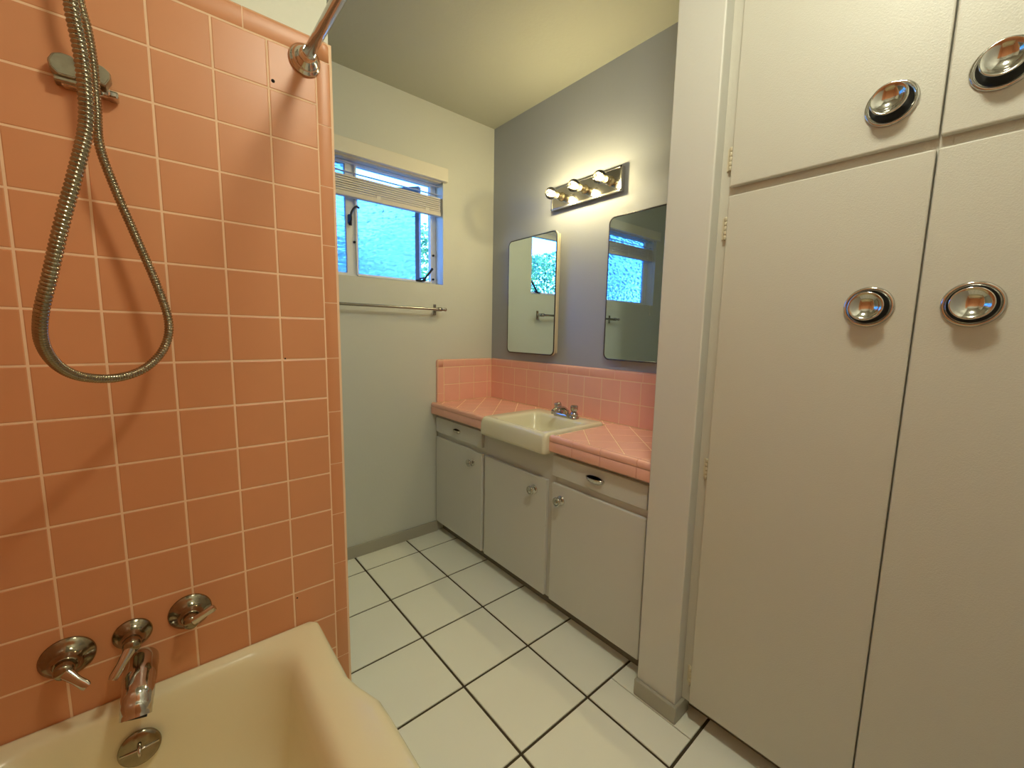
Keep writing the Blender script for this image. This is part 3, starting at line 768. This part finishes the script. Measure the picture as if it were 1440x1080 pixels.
# shower hose hanging in a loop; ribs are real
HOSE = [(-1.698, -1.355, 2.020), (-1.702, -1.350, 1.900), (-1.702, -1.350, 1.760), (-1.698, -1.350, 1.617), (-1.696, -1.350, 1.585), (-1.694, -1.350, 1.562), (-1.693, -1.350, 1.521), (-1.696, -1.352, 1.469), (-1.710, -1.355, 1.408), (-1.726, -1.350, 1.350), (-1.744, -1.335, 1.283), (-1.760, -1.310, 1.229), (-1.767, -1.270, 1.190), (-1.762, -1.210, 1.155), (-1.743, -1.150, 1.132), (-1.706, -1.090, 1.123), (-1.666, -1.050, 1.137), (-1.635, -1.020, 1.176), (-1.625, -1.005, 1.229), (-1.639, -0.995, 1.304), (-1.666, -0.985, 1.401), (-1.690, -0.985, 1.488), (-1.705, -0.985, 1.559), (-1.704, -0.985, 1.628), (-1.703, -0.990, 1.701), (-1.706, -0.995, 1.757), (-1.712, -1.000, 1.799), (-1.715, -1.005, 1.900), (-1.715, -1.030, 2.060)]
def hose():
    path = catmull(HOSE, 26)
    # resample by arc length so the ribs are even
    L = [0]
    for a, b in zip(path, path[1:]): L.append(L[-1]+(b-a).length)
    step = .0007; N = int(L[-1]/step); pts = []; j = 0
    for i in range(N):
        s = i*step
        while j < len(L)-2 and L[j+1] < s: j += 1
        t = (s-L[j])/(L[j+1]-L[j]+1e-9); pts.append(path[j].lerp(path[j+1], t))
    rad = [.0064+.0016*abs(math.sin(PI*i/8)) for i in range(N)]
    b = bmesh.new(); sweep(b, pts, rad, 12); return b
hs = thing('shower_hose', 'ribbed flexible metal shower hose hanging in a long loop', 'hose', HOSE[len(HOSE)//2])
obj('hose', hose(), M['hosem'] if 'hosem' in M else M['chromeworn'], hs, smooth=True)
# arm and handset above the frame that carry the hose
sa = thing('hand_shower', 'chrome shower arm above the tile wall with a handset', 'shower', (-1.715, YT, 2.08))
h0, h1 = Vector(HOSE[0]), Vector(HOSE[-1])
bm = bmesh.new(); sweep(bm, catmull([(-1.715, YT+.012, 2.10), (-1.715, YT-.04, 2.11), (-1.715, YT-.085, 2.09), h1+Vector((0,0,.02))], 6), .0105, 16)
lathe(bm, [(.030, 0), (.030, .003), (.02, .010), (.012, .012)], (-1.715, YT+.012, 2.10), (0,-1,0), 28); obj('arm', bm, M['chrome'], sa, smooth=True, autos=50)
bm = bmesh.new(); sweep(bm, [h0-Vector((0,0,.01)), h0+Vector((0,.01,.03)), h0+Vector((0,.03,.12)), h0+Vector((0,.02,.19))], [.011,.012,.014,.016], 16)
t = Vector((0, -.8, -.6)).normalized(); lathe(bm, [(.016, -.02), (.034, 0), (.040, .012), (.038, .018), (.0001, .019)], h0+Vector((0,.01,.205)), t, 28)
obj('handset', bm, M['chrome'], sa, smooth=True, autos=50)
bm = bmesh.new(); sweep(bm, [h0+Vector((0,.03,.10)), (h0+Vector((0,.03,.10))+Vector((-1.715, YT-.06, 2.10)))/2+Vector((0,0,.03)), (-1.715, YT-.06, 2.105)], .008, 12); obj('cradle', bm, M['chrome'], sa, smooth=True)

# ------------------------------------------------------------------ outside
bm = bmesh.new(); box(bm, -9, 5, .12, 14, -.3, -.05); struct('ground', bm, M['soil'])
bm = bmesh.new()
for k in range(5): box(bm, -3.2, 1.2, .14+k*.115, .25+k*.115, 2.31+k*.004, 2.325+k*.004, .003)
box(bm, -3.2, 1.2, .716, .74, 2.292, 2.42); box(bm, -3.2, 1.2, .12, .715, 2.36, 2.42)
struct('trim_1', bm, M['soffit'])
hd = thing('hedge', 'leafy green shrub outside the window', 'shrub', (-1.4, 1.9, -.05))
bm = bmesh.new()
for k in range(26000):
    x = random.uniform(-3.6, .6); z = random.uniform(.9, 2.16+.08*math.sin(x*5)); y = 1.75+.25*math.sin(x*3+z*4)+random.uniform(-.2, .25)
    L_ = random.uniform(.035, .062); w = L_*.45
    a_, b_ = random.uniform(0, 2*PI), random.uniform(-.9, .9)
    d = Vector((math.cos(a_)*math.cos(b_), .5*math.sin(a_)*math.cos(b_), math.sin(b_))).normalized(); s = d.cross(Vector((random.uniform(-.6,.6), 1, random.uniform(-.6,.6)))).normalized()
    c = Vector((x, y, z))
    V = [bm.verts.new(p) for p in (c-d*L_/2, c+s*w/2-d*L_*.05, c+d*L_/2, c-s*w/2-d*L_*.05)]
    bm.faces.new(V)
obj('foliage', bm, M['leaf'], hd)
bm = bmesh.new()
for k in range(70):
    x = random.uniform(-3.5, .5); y = 1.85+random.uniform(-.1, .15); p = [Vector((x, y, -.05))]
    for m_ in range(5): p.append(p[-1]+Vector((random.uniform(-.14,.14), random.uniform(-.08,.05), .38)))
    sweep(bm, p, [.009,.008,.007,.006,.004,.002], 6)
obj('branches', bm, M['branch'], hd)

# ------------------------------------------------------------------ sky
w = bpy.data.worlds.new('sky'); S.world = w; w.use_nodes = True; nt = w.node_tree
bg = nt.nodes['Background']; sky = nt.nodes.new('ShaderNodeTexSky'); sky.sky_type = 'NISHITA'; sky.sun_disc = False
sky.sun_elevation = math.radians(55); sky.sun_rotation = math.radians(200); sky.air_density = 1.3; sky.dust_density = .4
tint = nt.nodes.new('ShaderNodeMix'); tint.data_type = 'RGBA'; tint.blend_type = 'MULTIPLY'; tint.inputs[0].default_value = 1
tint.inputs[7].default_value = (.140, .345, .95, 1)
nt.links.new(sky.outputs[0], tint.inputs[6]); nt.links.new(tint.outputs[2], bg.inputs['Color']); bg.inputs['Strength'].default_value = 1.75

# ------------------------------------------------------------------ camera
cam = bpy.data.cameras.new('camera'); co = bpy.data.objects.new('camera', cam); COL.objects.link(co)
cam.sensor_width = 36; cam.lens = 581.04/1440*36; cam.clip_start = .02
yaw, pit, rol = (math.radians(v) for v in (40.4133, -7.0639, 1.0821))
f = Vector((math.sin(yaw)*math.cos(pit), math.cos(yaw)*math.cos(pit), math.sin(pit)))
r = Vector((math.cos(yaw), -math.sin(yaw), 0)); u = r.cross(f)
r2 = r*math.cos(rol)+u*math.sin(rol); u2 = -r*math.sin(rol)+u*math.cos(rol)
mw = Matrix((r2, u2, -f)).transposed().to_4x4(); mw.translation = Vector((-1.6416, -2.1383, 1.219))
co.matrix_world = mw; S.camera = co
S.view_settings.view_transform = 'Standard'; S.view_settings.look = 'None'; S.view_settings.gamma = 1
S.view_settings.exposure = .95; S.view_settings.use_curve_mapping = False
S.render.use_motion_blur = False
S.cycles.max_bounces = 10; S.cycles.diffuse_bounces = 5; S.cycles.glossy_bounces = 5; S.cycles.transparent_max_bounces = 12; S.cycles.transmission_bounces = 6
S.cycles.sample_clamp_indirect = 4; S.cycles.caustics_refractive = False
